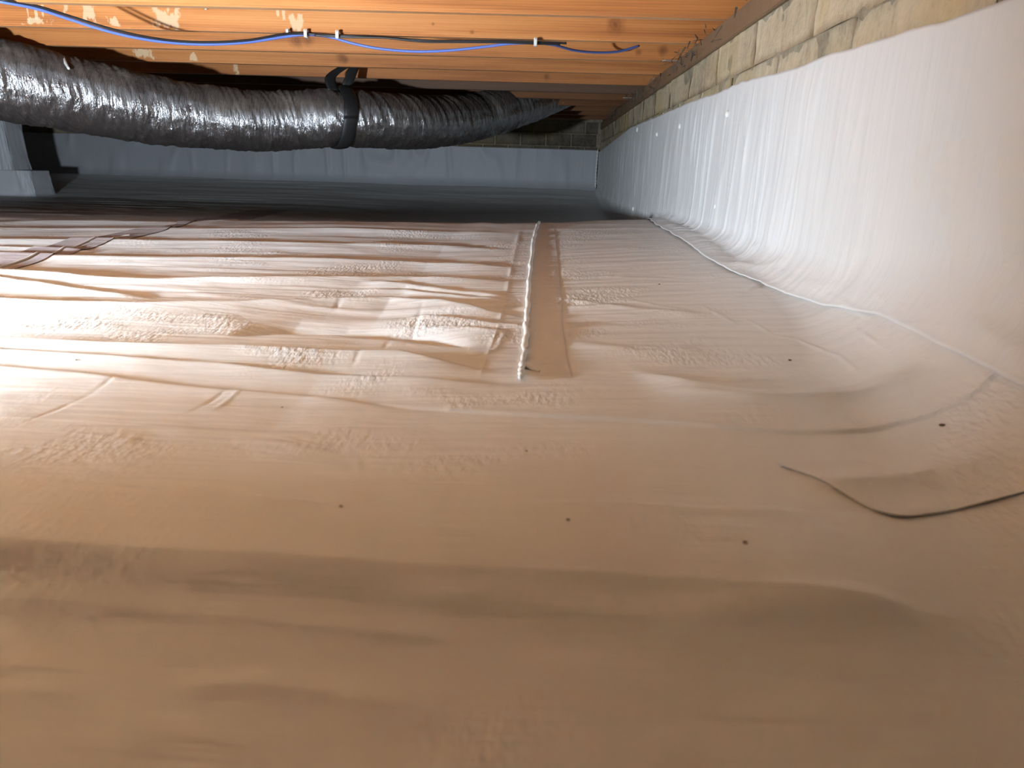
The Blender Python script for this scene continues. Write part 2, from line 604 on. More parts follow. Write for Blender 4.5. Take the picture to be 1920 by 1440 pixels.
for pts, a, wf, wb in FOLDS:
    q = np.array([hit(x, y, a * 0.9) for x, y in pts])
    o = np.argsort(q[:, 0])
    fold_fn.append((q[o, 0], q[o, 1], a, wf, wb))
# cross seam: the far sheet laps over the near one
SEAM = np.array([hit(x, y) for x, y in [(640, 752), (780, 768), (927, 777), (1200, 792), (1367, 807), (1480, 815), (1567, 815),
                                        (1680, 800), (1757, 782), (1814, 756), (1871, 711), (1918, 668)]])


# short creases and scratches pressed into the sheet
_cr = [((55, 790), (165, 745), -1), ((165, 745), (222, 713), -1), ((360, 775), (440, 732), -1), ((400, 772), (455, 737), 1), ((10, 970), (125, 895), -1),
       ((670, 835), (674, 905), 1), ((752, 855), (732, 893), 1), ((635, 950), (605, 990), -1), ((674, 950), (650, 980), -1), ((748, 952), (741, 980), 1),
       ((1365, 810), (1422, 892), 1), ((1580, 815), (1615, 856), -1), ((1278, 1018), (1335, 1075), -1), ((1400, 1015), (1440, 1056), -1), ((1340, 985), (1375, 1030), 1),
       ((1450, 630), (1493, 637), 1), ((1493, 636), (1574, 670), 1.4), ((1574, 670), (1610, 702), 1.2), ((1604, 617), (1676, 668), 1), ((1318, 576), (1375, 606), 1),
       ((1655, 559), (1700, 617), 1.5), ((1700, 617), (1768, 618), 1.5), ((1437, 527), (1373, 556), 1.5), ((1560, 560), (1640, 600), 1), ((1400, 600), (1450, 630), .8),
       ((900, 716), (912, 676), 1), ((912, 676), (935, 620), 1), ((935, 620), (949, 560), 1), ((949, 560), (962, 490), 1), ((962, 490), (975, 435), .8),
       ((1045, 480), (1052, 560), -1), ((1052, 560), (1063, 676), -1), ((1063, 676), (1072, 718), -1), ((1052, 540), (1066, 588), -1),
       ((990, 690), (1062, 685), -1.5), ((737, 630), (717, 657), -1), ((793, 582), (760, 650), -1.2), ((600, 662), (570, 690), -.8), ((690, 660), (660, 698), -.8),
       ((945, 632), (930, 660), 2), ((930, 660), (902, 672), 2), ((200, 850), (265, 815), 1), ((185, 858), (205, 855), -1), ((640, 575), (628, 590), -.7),
       ((430, 838), (560, 855), -1), ((500, 820), (610, 838), 1), ((470, 858), (640, 872), 1), ((40, 962), (160, 976), -1), ((930, 1000), (1010, 1004), -.6),
       ((1150, 560), (1320, 590), .8), ((1130, 520), (1290, 525), .8), ((1100, 600), (1200, 612), -.8), ((1180, 650), (1330, 668), .7), ((1140, 700), (1220, 708), -.8),
       ((1500, 950), (1560, 1000), -.8), ((1560, 985), (1640, 1010), 1), ((1250, 860), (1340, 880), .8), ((1290, 840), (1400, 850), .7), ((1300, 930), (1420, 945), -.7)]
CREASE = []
for p1_, p2_, w_ in _cr:
    q1, q2 = hit(*p1_), hit(*p2_)
    ym = (q1[1] + q2[1]) / 2
    CREASE.append((q1, q2, w_ * 0.0012 * min(max(ym, .5), 2.0), 0.0032 * min(max(ym, .5), 2.2)))


def wrinkle(s, y):
    h = np.zeros(np.broadcast(s, y).shape)
    for xs, ys, a, wf, wb in fold_fn:
        jit = (0.012 if ys.mean() > 0.6 else 0.003) * vnoise(s * 9, xs[0] * 7, 31) * np.clip(ys.mean(), .4, 2)
        yc = np.interp(s, xs, ys) + jit * 0.35
        ln = xs[-1] - xs[0]
        e = max(0.035, 0.16 * ln)
        fade = smooth(xs[0] - 0.01, xs[0] + e, s) * smooth(xs[-1] + 0.01, xs[-1] - e, s)
        if xs[0] < -0.75:
            fade = smooth(xs[-1] + 0.01, xs[-1] - e, s)
            fade = fade * smooth(-3.0, -1.6, s) if ys.mean() > 0.7 else fade
        if xs[-1] > W + 0.05:
            fade = smooth(xs[0] - 0.01, xs[0] + e, s) if xs[0] > -0.75 else np.ones_like(s)
        d = yc - y                       # >0 nearer than the crest
        rr = 0.15 * min(wf, wb)
        p = np.where(d > 0, np.exp(-np.sqrt(d * d + rr * rr) / wf * 1.0 + rr / wf), np.exp(-(d / wb) ** 2))
        h += a * fade * p
    # seam step
    ys = np.interp(s, SEAM[:, 0], SEAM[:, 1])
    h += 0.0030 * smooth(-0.001, 0.0015, y - ys) * smooth(-0.25, 0.0, s) * smooth(0.5, 0.0, y - ys)
    # loose small wrinkles running across
    far = smooth(0.7, 1.1, y)
    am = 0.0018 * far * smooth(0.42, 0.2, s) * (0.5 + 1.2 * np.clip(vnoise(s * 1.7, y * 2.3, 5) + .3, 0, 1))
    n = fbm(s * 1.4 + 0.25 * y, y * 15, 9, 3)
    h += am * (1 - np.abs(2.2 * n)) * np.clip(y / 1.6, 0.35, 1.6)
    h += 0.006 * smooth(1.9, 2.6, y) * (1 - np.abs(2.4 * vnoise(s * 0.9, y * 7 - s * .5, 15))) * smooth(0.45, 0.25, s)
    # rough, slightly lumpy ground under the sheet
    h += 0.0016 * fbm(s * 5, y * 7, 21, 3) * smooth(0.35, 0.6, y)
    h += 0.0007 * fbm(s * 16, y * 45, 25, 2)
    h += 0.0011 * np.clip(vnoise(s * 2.3, y * 3.1, 61) + .2, 0, 1) * np.exp(-(vnoise(s * 3.0 + y, y * 26 + s * 1.5, 63) / 0.06) ** 2) * smooth(0.5, 0.6, y)
    for (s1, y1), (s2, y2), am_, sg in CREASE:
        ds, dy = s2 - s1, y2 - y1
        L2 = ds * ds + dy * dy
        pad = 4 * sg
        msk = (s > min(s1, s2) - pad) & (s < max(s1, s2) + pad) & (y > min(y1, y2) - pad) & (y < max(y1, y2) + pad)
        if not msk.any():
            continue
        a_, b_ = s[msk] - s1, y[msk] - y1
        tt = (a_ * ds + b_ * dy) / L2
        tc_ = np.clip(tt, 0, 1)
        d2 = (a_ - tc_ * ds) ** 2 + (b_ - tc_ * dy) ** 2
        h[msk] += am_ * np.exp(-d2 / sg ** 2) * (0.35 + 0.65 * np.sin(np.pi * tc_)) * (0.7 + vnoise(tt * 6 + s1 * 50, y1 * 9, 47))
    # pulled pleats up the cove
    cv = smooth(W - rad(y) * 0.9, W, s)
    h += 0.0035 * cv * (1 - np.abs(2.5 * vnoise(y * 14 - s * 3, s * 1.5, 41)))
    return h


def place(s, y, lift=0.0):
    p, n = surf(s, y)
    h = wrinkle(np.asarray(s, float) + 0 * np.asarray(y), np.asarray(y, float) + 0 * np.asarray(s)) + lift
    return p + n * h[..., None]


rows = np.linspace(1480, 408, 820)
ys_img = np.array([at_z(960, r_, 0.02)[1] for r_ in rows])
ys_all = np.concatenate([np.linspace(-1.6, ys_img[0] - 0.02, 24), ys_img[ys_img < 2.9], np.linspace(2.915, YB + 0.03, 240)])
ys_all = np.unique(ys_all)
ss_all = np.unique(np.concatenate([np.linspace(-6.4, -2.6, 60), np.linspace(-2.6, -1.0, 130), np.linspace(-1.0, 0.25, 450), np.linspace(0.25, W + 0.20, 180)]))
S, Y = np.meshgrid(ss_all, ys_all)
floor = grid_obj('floor', place(S, Y), M['liner_floor'])
tag(floor, 'wrinkled white plastic vapor barrier covering the crawl space floor', kind='structure')

# ------------------------------------------------------------------ room shell
wall_r = box('wall_right', W + 0.013, W + 0.30, -1.7, YB + 0.3, -0.2, 0.584, M['mortar'])
tag(wall_r, 'rough concrete block foundation wall on the right', kind='structure')
wall_b = box('wall_back', -6.6, W + 0.02, YB + 0.045, YB + 0.3, -0.2, 0.90, M['mortar'])
tag(wall_b, 'dark block wall at the far end', kind='structure')
wall_l = box('wall_left', -6.7, -6.45, -1.7, YB + 0.3, -0.2, 0.90, M['liner_wall'])
tag(wall_l, kind='structure')
wall_f = box('wall_front', -6.6, W + 0.30, -1.9, -1.62, -0.2, 0.90, M['liner_wall'])
tag(wall_f, kind='structure')
ceil = box('ceiling', -6.6, W + 0.32, -1.9, YB + 0.3, ZJ + 0.235, ZJ + 0.27, M['wood_bounce'])
tag(ceil, 'wooden floor framing of joists and subfloor overhead', kind='structure')


def rough_block(name, y0, y1, z0, z1, x, mat, parent, seed, axis='x', amp=0.006, n=14, m=7, depth=0.03):
    """a block with a bumpy, rounded face; axis 'x': face looks to -x at x, 'y': face looks to -y"""
    a = np.linspace(0, 1, n)
    b = np.linspace(0, 1, m)
    A, B = np.meshgrid(a, b)
    edge = np.minimum(np.minimum(A, 1 - A) * (y1 - y0), np.minimum(B, 1 - B) * (z1 - z0))
    h = 0.0035 * smooth(0, 0.012, edge) * (0.6 + vnoise(A * 6 + seed, B * 3, 58)) + amp * fbm(A * (y1 - y0) * 14 + seed * 3.1, B * (z1 - z0) * 14, 60 + seed % 7)
    yy = y0 + A * (y1 - y0)
    zz = z0 + B * (z1 - z0)
    F_ = np.stack([x - h, yy, zz], -1) if axis == 'x' else np.stack([yy, x - h, zz], -1)
    V = F_.reshape(-1, 3)
    fs = []
    for j in range(m - 1):
        for i in range(n - 1):
            q = (j * n + i, j * n + i + 1, (j + 1) * n + i + 1, (j + 1) * n + i)
            fs.append(q[::-1] if axis == 'x' else q)
    ring = [i for i in range(n)] + [j * n + n - 1 for j in range(1, m)] + [(m - 1) * n + i for i in range(n - 2, -1, -1)] + [j * n for j in range(m - 2, 0, -1)]
    bk = []
    V = list(V)
    for r_ in ring:
        p = np.array(V[r_])
        if axis == 'x':
            p[0] = x + depth
        else:
            p[1] = x + depth
        bk.append(len(V))
        V.append(p)
    for i in range(len(ring)):
        k = (i + 1) % len(ring)
        fs.append((ring[i], bk[i], bk[k], ring[k]) if axis == 'x' else (ring[k], bk[k], bk[i], ring[i]))
    return mesh_obj(name, V, fs, mat, parent)


sd = 0
y = 0.39
for (z0, z1, off) in ((0.488, 0.584, 0.17), (0.290, 0.485, -0.03)):
    y = 0.55 + off - 0.4
    while y < YB:
        y1 = min(y + 0.3993, YB + 0.04)
        rough_block('block', y, y1, z0, z1, W + 0.012, M['block'], wall_r, sd, 'x')
        sd += 1
        y += 0.40
sill = box('sill_plate', W + 0.004, W + 0.15, -1.6, YB + 0.04, 0.585, ZJ - 0.001, M['sill'], wall_r, 0.002)
tag(sill, 'dark wooden sill plate on top of the block wall')
# smaller blocks of the far wall showing above its liner
sd = 0
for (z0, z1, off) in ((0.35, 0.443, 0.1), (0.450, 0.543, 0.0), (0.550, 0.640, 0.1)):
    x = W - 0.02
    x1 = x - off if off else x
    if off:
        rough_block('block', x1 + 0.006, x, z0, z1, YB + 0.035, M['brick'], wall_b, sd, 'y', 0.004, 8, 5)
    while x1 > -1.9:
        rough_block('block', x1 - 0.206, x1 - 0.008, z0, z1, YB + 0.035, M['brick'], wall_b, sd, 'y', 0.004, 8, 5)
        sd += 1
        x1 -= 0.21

# ------------------------------------------------------------------ joists
YJ0 = 2.227


def kn(px, py, k, rpx):
    p = at_y(px, py, YJ0 + 0.406 * k)
    return (p[0], p[2], rpx / F * (YJ0 + 0.406 * k))


def sm(x0, y0, x1, y1, k):
    a = at_y(x0, y0, YJ0 + .406 * k)
    b = at_y(x1, y1, YJ0 + .406 * k)
    return ((a[0] + b[0]) / 2, (a[2] + b[2]) / 2, abs(b[0] - a[0]) / 2, abs(a[2] - b[2]) / 2 + 0.004)


special = {  # dark drops board by board, painting in a steeper light falloff
    1: wood_mat('joist_wood_stained', [kn(1155, 45, 1, 17), kn(812, 45, 1, 3), kn(885, 60, 1, 4)],
                [sm(46, -8, 56, 40, 1), sm(60, -8, 72, 38, 1), sm(74, -8, 84, 36, 1), sm(45, 34, 95, 44, 1), sm(116, -6, 128, 22, 1),
                 sm(150, 2, 180, 40, 1), sm(200, 34, 222, 46, 1), sm(286, 18, 338, 52, 1), sm(518, 10, 524, 30, 1), sm(528, 12, 536, 36, 1),
                 sm(540, 30, 570, 60, 1)]),
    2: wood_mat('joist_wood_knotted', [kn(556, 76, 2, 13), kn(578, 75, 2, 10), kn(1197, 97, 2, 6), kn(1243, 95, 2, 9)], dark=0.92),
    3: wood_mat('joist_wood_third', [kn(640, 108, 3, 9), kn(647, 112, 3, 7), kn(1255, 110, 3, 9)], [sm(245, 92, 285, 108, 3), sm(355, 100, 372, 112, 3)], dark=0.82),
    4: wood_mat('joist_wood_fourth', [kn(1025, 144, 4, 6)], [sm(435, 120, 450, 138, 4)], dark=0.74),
}
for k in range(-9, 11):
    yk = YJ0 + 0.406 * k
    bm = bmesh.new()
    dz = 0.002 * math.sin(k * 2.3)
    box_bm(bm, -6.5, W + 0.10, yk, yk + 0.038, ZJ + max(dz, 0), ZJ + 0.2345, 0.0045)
    j = bm_obj('joist', bm, special.get(k, M['wood_bounce'] if k < 0 else M['wood_dark'] if k > 5 else M['wood_dark_grey'] if k == 5 else M['wood']), ceil)

# ------------------------------------------------------------------ liner on the right wall
TOP = [(1995, -45), (1883, 0), (1789, 32), (1678, 65), (1622, 82), (1556, 101), (1506, 122), (1444, 140), (1400, 151), (1389, 153), (1342, 175), (1298, 189),
       (1244, 213), (1182, 239), (1124, 284)]
tp = np.array([at_x(x, y_, W - 0.006) for x, y_ in TOP])
tp = tp[np.argsort(tp[:, 1])]
LAP = [(1150, 395), (1180, 408), (1230, 425), (1275, 450), (1320, 482), (1360, 508), (1420, 532), (1480, 558), (1560, 580), (1640, 594), (1700, 612), (1768, 618)]
lp = np.array([hit(x, y_) for x, y_ in LAP])
lp = lp[np.argsort(lp[:, 1])]
yw = np.unique(np.concatenate([np.linspace(0.40, 1.0, 60), np.linspace(1.0, 2.6, 330), np.linspace(2.6, YB, 330)]))
ztop = np.interp(yw, tp[:, 1], tp[:, 2])
ztop = ztop + 0.003 * vnoise(yw * 22, 0.3, 51)
slap = np.interp(yw, lp[:, 1], lp[:, 0]) + 0.004 * vnoise(yw * 16, 0.7, 52)
near = smooth(0.98, 0.90, yw)
r_ = rad(yw)
send = (W - r_) + r_ * np.pi / 2 + (ztop - (base(W - r_, yw) + r_))
slap = slap * (1 - near) + (W - r_ * 0.15) * near
t = np.linspace(0, 1, 90)
Sg = slap[:, None] + (send - slap)[:, None] * t[None]
Yg = np.repeat(yw[:, None], len(t), 1)
P, N = surf(Sg, Yg)
upz = P[..., 2]
arg = Yg + 0.10 * (upz - 0.2)
rid = np.exp(-(vnoise(arg * 11.0, upz * 1.1, 71) / 0.07) ** 2)
rid2 = np.exp(-(vnoise(arg * 25.0, upz * 2.0, 72) / 0.09) ** 2)
rid4 = fbm(arg * 40, upz * 2.5, 78, 2)
rid3 = fbm(arg * 4, upz * 1.5, 73, 2)
fadeN = smooth(0.95, 1.5, Yg)
hw = (0.0032 * rid + 0.0016 * rid2 + 0.0014 * rid4) * (0.12 + 0.88 * fadeN) + 0.004 * rid3
hw = hw * smooth(0.0, 0.15, 1 - t)[None] ** 0.5
low = smooth(0.55, 0.0, t)[None]
hw += low * 0.0035 * (1 - np.abs(2.4 * vnoise(Yg * 12 - Sg * 6, Sg * 3, 75)))
hw += low * 0.0035 * (1 - np.abs(2.4 * vnoise(Yg * 5 + Sg * 9, Sg * 14 - Yg * 3, 76)))
base_w = wrinkle(Sg, Yg)
hh = base_w * smooth(W + 0.1, W - 0.05, Sg) + 0.004 + hw * (1 - 0.7 * smooth(0.1, 0.0, t)[None]) + 0.004 * smooth(0.97, 1, t)[None] * 0
sheet = grid_obj('wall_liner', P + N * hh[..., None], M['liner_wall'])
sheet.modifiers.new('thick', 'SOLIDIFY').thickness = 0.0012
tag(sheet, 'pleated white plastic vapor barrier hung along the right block wall, lapping onto the floor', 'vapor barrier')

# plastic pins that hold the sheet to the blocks
for px, py, rp in [(1364, 214, .006), (1275, 237, .007), (1232, 252, .006), (1195, 243, .009), (1343, 387, .006), (1187, 392, .008)]:
    c = at_x(px, py, W - 0.006)
    bm = bmesh.new()
    bmesh.ops.create_icosphere(bm, subdivisions=2, radius=1.0)
    for v in bm.verts:
        v.co = Vector((c[0] + v.co.x * 0.006, c[1] + v.co.y * rp, c[2] + v.co.z * rp * 1.5))
    bm_obj('anchor_pin', bm, M['sealant'], sheet, True)

# ------------------------------------------------------------------ liner on the far wall
xb = np.linspace(-6.3, W - 0.012, 420)
tz = np.linspace(0, 1, 26)
XB, TZ = np.meshgrid(xb, tz)
top_b = 0.422 + 0.004 * vnoise(xb * 5, 0.2, 81) + 0.012 * smooth(-1.5, -3.8, xb)
ZB = 0.03 + (top_b[None] - 0.03) * TZ
pleat = np.exp(-(vnoise(XB * 7, ZB * 1.3, 82) / 0.08) ** 2)
YBk = YB - 0.006 - 0.012 * np.clip(pleat, 0, 1) * smooth(0, .3, TZ) * (0.4 + vnoise(XB * 1.5, ZB, 83) + .5) - 0.10 * (1 - smooth(0, 0.45, TZ)) ** 2
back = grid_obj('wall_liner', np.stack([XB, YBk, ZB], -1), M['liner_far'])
tag(back, 'low white plastic vapor barrier across the far block wall, below the duct', 'vapor barrier')
bead = tube('corner_seam', [(W - 0.014, YB - 0.014, 0.10), (W - 0.018, YB - 0.016, 0.25), (W - 0.013, YB - 0.014, 0.425)],
            0.006 + 0.002 * np.sin(np.arange(40) * 1.9), M['sealant'], back, 40, 8)
tag(bead, 'bright vertical sealed corner seam')

# ------------------------------------------------------------------ seam tapes, lapped flap
def strip(name, left, right, lift, mat, n=160, m=9, jag=0.0):
    """thin strip between two pixel polylines lying on the sheet"""
    a = np.array([hit(x, y_) for x, y_ in left])
    b = np.array([hit(x, y_) for x, y_ in right])

    def rs(q):
        u = np.linspace(0, 1, len(q))
        t_ = np.linspace(0, 1, n)
        return np.stack([np.interp(t_, u, q[:, 0]), np.interp(t_, u, q[:, 1])], -1)
    a, b = rs(a), rs(b)
    t_ = np.linspace(0, 1, m)[None, :, None]
    q = a[:, None] * (1 - t_) + b[:, None] * t_
    lf = lift * smooth(0, 0.05, np.linspace(0, 1, n))[:, None] - 0.001 * smooth(0.04, 0, np.linspace(0, 1, n))[:, None]
    return grid_obj(name, place(q[..., 0], q[..., 1], lf), mat)


tape = strip('seam_tape', [(900, 716), (912, 676), (935, 620), (949, 560), (960, 500), (972, 440), (985, 424)],
             [(1071, 716), (1063, 676), (1055, 620), (1052, 560), (1047, 500), (1040, 440), (1036, 424)], 0.0014, M['tape'], 420, 40)
tag(tape, 'wide tape band along the floor seam with a thick white bead, right of centre', 'tape')
bq = [(975, 721), (979, 700), (984, 660), (986, 620), (988, 580), (991, 545), (995, 505), (999, 465), (1003, 440), (1011, 423)]
bs = np.array([hit(x, y_) for x, y_ in bq])
bs = spline(np.c_[bs, np.zeros(len(bs))], 140)
bs[:, 0] += 0.004 * vnoise(np.arange(140) * 0.33, 0.2, 93)
bp = place(bs[:, 0], bs[:, 1], 0.005)
rr = (0.0040 + 0.0034 * vnoise(np.arange(140) * 0.5, 0.5, 91)) * np.interp(np.arange(140), [0, 139], [0.78, 1.15])
bd = tube('raised_bead', bp, rr, M['sealant'], tape, 140, 8)
tag(bd, 'raised white bead standing up along the seam')
# a lifted pleat end beside the bead
fl = np.array([place(*hit(x, y_), 0.003) for x, y_ in [(984, 693), (997, 699), (1011, 705)]])
tube('lifted_edge', fl, [0.001 + 0.003 * math.sin(math.pi * min(1, (i + 2) / 22)) for i in range(24)], M['sealant'], tape, 24, 6)

tape2 = strip('seam_tape', [(-120, 497), (0, 484), (90, 466), (180, 448), (250, 437), (330, 424), (372, 413), (470, 396)],
              [(-120, 530), (0, 513), (70, 498), (140, 478), (235, 452), (310, 438), (420, 417), (540, 396)], 0.0022, M['tape_grey'], 520, 60)
tag(tape2, 'dull grey seam tape running diagonally across the folds on the left side of the floor', 'tape')
ql = [(-60, 516), (0, 506), (60, 492), (130, 471), (200, 453), (245, 446)]
bs2 = spline(np.c_[np.array([hit(x, y_) for x, y_ in ql]), np.zeros(len(ql))], 70)
tube('pale_crease', place(bs2[:, 0], bs2[:, 1], 0.004), 0.0022, M['sealant'], tape2, 70, 6)

# lapped sheet corner, lower right
E = np.array([hit(x, y_) for x, y_ in [(1457, 872), (1500, 893), (1555, 920), (1610, 947), (1660, 968), (1690, 973), (1730, 970), (1800, 957), (1860, 944), (1935, 922), (2040, 880)]])
E = spline(np.c_[E, np.zeros(len(E))], 160)
Uu = np.linspace(0, 1, 40)
Sx = E[:, 0][:, None] + (0.07 * Uu ** 1.0)[None]
Yx = E[:, 1][:, None] + (0.055 * Uu)[None] * np.linspace(0.05, 1, 160)[:, None] ** 0.5
lift = 0.0018 * (1 - Uu[None] ** 3) + 0.0015 * vnoise(np.linspace(0, 9, 160)[:, None], 0.4, 95) * (1 - Uu[None])
flap = grid_obj('liner_flap', place(Sx, Yx, lift), M['liner_flap'])
flap.modifiers.new('thick', 'SOLIDIFY').thickness = 0.0006
tag(flap, 'loose corner of a lapped white liner sheet, in the lower right foreground', 'liner flap')

# small patch of tape on the cross seam beside the wall
# ------------------------------------------------------------------ wrapped pier on the left
pier = empty('pier', (-3.8, 5.23, -0.03))


def wrapped(name, x0, x1, y0, y1, z0, z1, flare, seed):
    """plastic-wrapped block: rounded corners, creased faces, foot flaring on the floor"""
    n = 200
    m = 26
    u = np.linspace(0, 1, n, endpoint=True)
    rc = 0.018
    path = []
    cx, cy, hx, hy = (x0 + x1) / 2, (y0 + y1) / 2, (x1 - x0) / 2, (y1 - y0) / 2
    a = u * 2 * np.pi + 0.1
    p = 14.0
    sx = np.sign(np.cos(a)) * np.abs(np.cos(a)) ** (2 / p)
    sy = np.sign(np.sin(a)) * np.abs(np.sin(a)) ** (2 / p)
    v = np.linspace(0, 1, m)
    A_, V_ = np.meshgrid(u, v)
    fl_ = flare * (1 - smooth(0, 0.3, V_)) ** 2
    cr_ = 0.006 * (1 - np.abs(2.4 * vnoise(A_ * 40, V_ * 2, seed))) + 0.006 * fbm(A_ * 22, V_ * 3, seed + 1, 2)
    cr_[:, -1] = cr_[:, 0]
    k = 1 + 0 * A_
    X = cx + sx[None] * (hx + fl_ + cr_ - 0.02 * smooth(0, 1, V_) * (hx > 0))
    Yv = cy + sy[None] * (hy + fl_ + cr_)
    Z = z0 + (z1 - z0) * V_
    P_ = np.stack([X, Yv, Z], -1)
    o = grid_obj(name, P_, M['liner_grey'])
    # top cap
    rim = P_[-1]
    me = o.data
    bm = bmesh.new()
    bm.from_mesh(me)
    bm.verts.ensure_lookup_table()
    top = [bm.verts[(m - 1) * n + i] for i in range(n - 1)]
    bm.faces.new(top)
    bmesh.ops.remove_doubles(bm, verts=bm.verts, dist=1e-5)
    bmesh.ops.recalc_face_normals(bm, faces=bm.faces)
    bm.to_mesh(me)
    bm.free()
    return o


lo = wrapped('footing_wrap', -4.3, -3.345, 5.10, 5.36, -0.04, 0.150, 0.035, 101)
hi = wrapped('column_wrap', -4.2, -3.49, 5.13, 5.34, 0.145, 0.50, 0.008, 104)
for o in (lo, hi):
    adopt(o, pier)
cap = box('wood_block', -4.15, -3.55, 5.15, 5.32, 0.495, ZJ - 0.002, M['sill'], None, 0.004)
adopt(cap, pier)
tag(cap, 'dark wooden block on top of the wrapped column')
tag(pier, 'stepped support pier wrapped in white plastic, under the left end of the duct', 'pier')

# ------------------------------------------------------------------ flexible duct
def dpt(px, py, D):
    return CAM + (ray(px, py)) * D


dp = [dpt(-1100, 30, 2.30), dpt(-750, 60, 2.40), dpt(-420, 92, 2.50), dpt(-180, 122, 2.62), dpt(0, 150, 2.78), dpt(150, 180, 2.95), dpt(300, 209, 3.15), dpt(450, 225, 3.32), dpt(540, 226, 3.42),
      dpt(640, 222, 3.48), dpt(740, 228, 3.68), dpt(820, 229, 3.95), dpt(900, 217, 4.3), dpt(980, 193, 4.65), dpt(1055, 165, 5.0), dpt(1120, 135, 5.35)]
nd = 800
DP = spline(dp, nd)
T, Nn, Bn = frames(DP)
arc = np.r_[0, np.cumsum(np.linalg.norm(np.diff(DP, axis=0), axis=1))]
seg = 96
ph = np.linspace(0, 2 * np.pi, seg + 1)
A_, PH = np.meshgrid(arc, ph, indexing='ij')
sl = A_ + 0.035 * np.sin(PH)
per = np.cos(PH), np.sin(PH)
wr = 0.0012 * np.abs(np.sin(sl * 2 * np.pi / 0.058 + 2.0 * vnoise(A_ * 5, per[0] * 1.5 + 5, 121)))
wr += 0.0060 * (1 - np.abs(2.5 * vnoise(sl * 22, per[0] * 1.2 + per[1] * .7 + 9, 122)))
wr += 0.0034 * (1 - np.abs(2.5 * vnoise(sl * 48, per[0] * 3 + per[1] * 2 + 9, 123)))
wr += 0.006 * fbm(A_ * 4, per[0] + 3 + per[1] * .6, 124, 2)
strap_c = [arc[np.argmin(np.abs(DP[:, 0] - dpt(-42, 142, 2.74)[0]))], arc[np.argmin(np.abs(DP[:, 0] - dpt(640, 222, 3.48)[0]))]]
ax0 = arc[np.argmin(np.abs(DP[:, 0] - dpt(0, 150, 2.78)[0]))]
ax1 = arc[np.argmin(np.abs(DP[:, 0] - dpt(450, 225, 3.32)[0]))]
R = np.interp(A_, [ax0, ax1, arc[-1]], [0.137, 0.120, 0.118])
for sc_ in strap_c:
    R = R - 0.008 * np.exp(-((A_ - sc_) / 0.035) ** 2)
R = R + wr
DV = DP[:, None] + R[..., None] * (np.cos(PH)[..., None] * Bn[:, None] + np.sin(PH)[..., None] * Nn[:, None])
duct = grid_obj('flexible_duct', DV, M['foil'])
tag(duct, 'dusty silver foil flexible duct sagging below the joists in long black straps', 'duct')
tie = bmesh.new()
p0, p1 = dpt(119, 107, 2.84), dpt(129, 129, 2.79)
sliver = tube('loose_tape_end', [p0, (p0 + p1) / 2 + np.array([0, -0.004, 0]), p1], [0.0065 - 0.003 * abs(i / 11 - .4) for i in range(12)], M['clip'], duct, 12, 6)
tie.free()
tag(sliver, 'short pale tape end sticking up')


def strap(name, sc_, wid, label, top_pts, rad_=0.126):
    i0 = np.argmin(np.abs(arc - sc_))
    c, b, nn_, t_ = DP[i0], Bn[i0], Nn[i0], T[i0]
    n = 72
    a = np.linspace(0, 2 * np.pi, n + 1)
    rr_ = rad_ + 0.003 * np.sin(a * 5)
    prof = [(-.5, 0), (-.42, .004), (-.15, .0065), (.15, .0065), (.42, .004), (.5, 0)]
    V = []
    for (q, h) in prof:
        tw = 0.018 * np.sin(a) * 1.0
        V.append(c + t_ * (q * wid + tw[:, None]) + (rr_ + h)[:, None] * (np.cos(a)[:, None] * b + np.sin(a)[:, None] * nn_))
    o = grid_obj(name, np.array(V), M['black'])
    o.modifiers.new('thick', 'SOLIDIFY').thickness = 0.004
    for tpts in top_pts:
        Pq = spline(tpts, 24)
        V2 = np.stack([Pq + t_ * q * wid for q in (-.42, -.15, .15, .42)], 0)
        h2 = grid_obj('hanging_end', V2, M['black'], o)
        h2.modifiers.new('thick', 'SOLIDIFY').thickness = 0.004
    tag(o, label, 'strap', 'duct hanger straps')
    return o


i0 = np.argmin(np.abs(arc - strap_c[1]))
cc = DP[i0]
tp_ = cc + Nn[i0] * 0.128
strap('hanger_strap', strap_c[1], 0.06, 'black webbing strap looped around the middle of the duct',
      [[tp_ + np.array([-.01, -.05, -.015]), tp_ + np.array([-.03, -.03, .03]), tp_ + np.array([-.02, .0, .06]), (tp_[0] + 0.02, tp_[1] + 0.05, ZJ + 0.03)],
       [tp_ + np.array([.0, .05, -.015]), tp_ + np.array([.03, .05, .03]), (tp_[0] + 0.05, tp_[1] + 0.09, ZJ + 0.03)]])
i1 = np.argmin(np.abs(arc - strap_c[0]))
tp1 = DP[i1] + Nn[i1] * 0.146
strap('hanger_strap', strap_c[0], 0.05, 'black webbing strap around the duct at the left edge of the picture',
      [[tp1 + np.array([-.01, -.04, -.015]), tp1 + np.array([-.02, -.02, .03]), (tp1[0] - 0.02, tp1[1] + 0.02, ZJ + 0.03)]], 0.144)

# ------------------------------------------------------------------ cables, clips
YB1 = YJ0 + 0.406


def pts(lst):
    return [at_y(x, y_, yy) for x, y_, yy in lst]


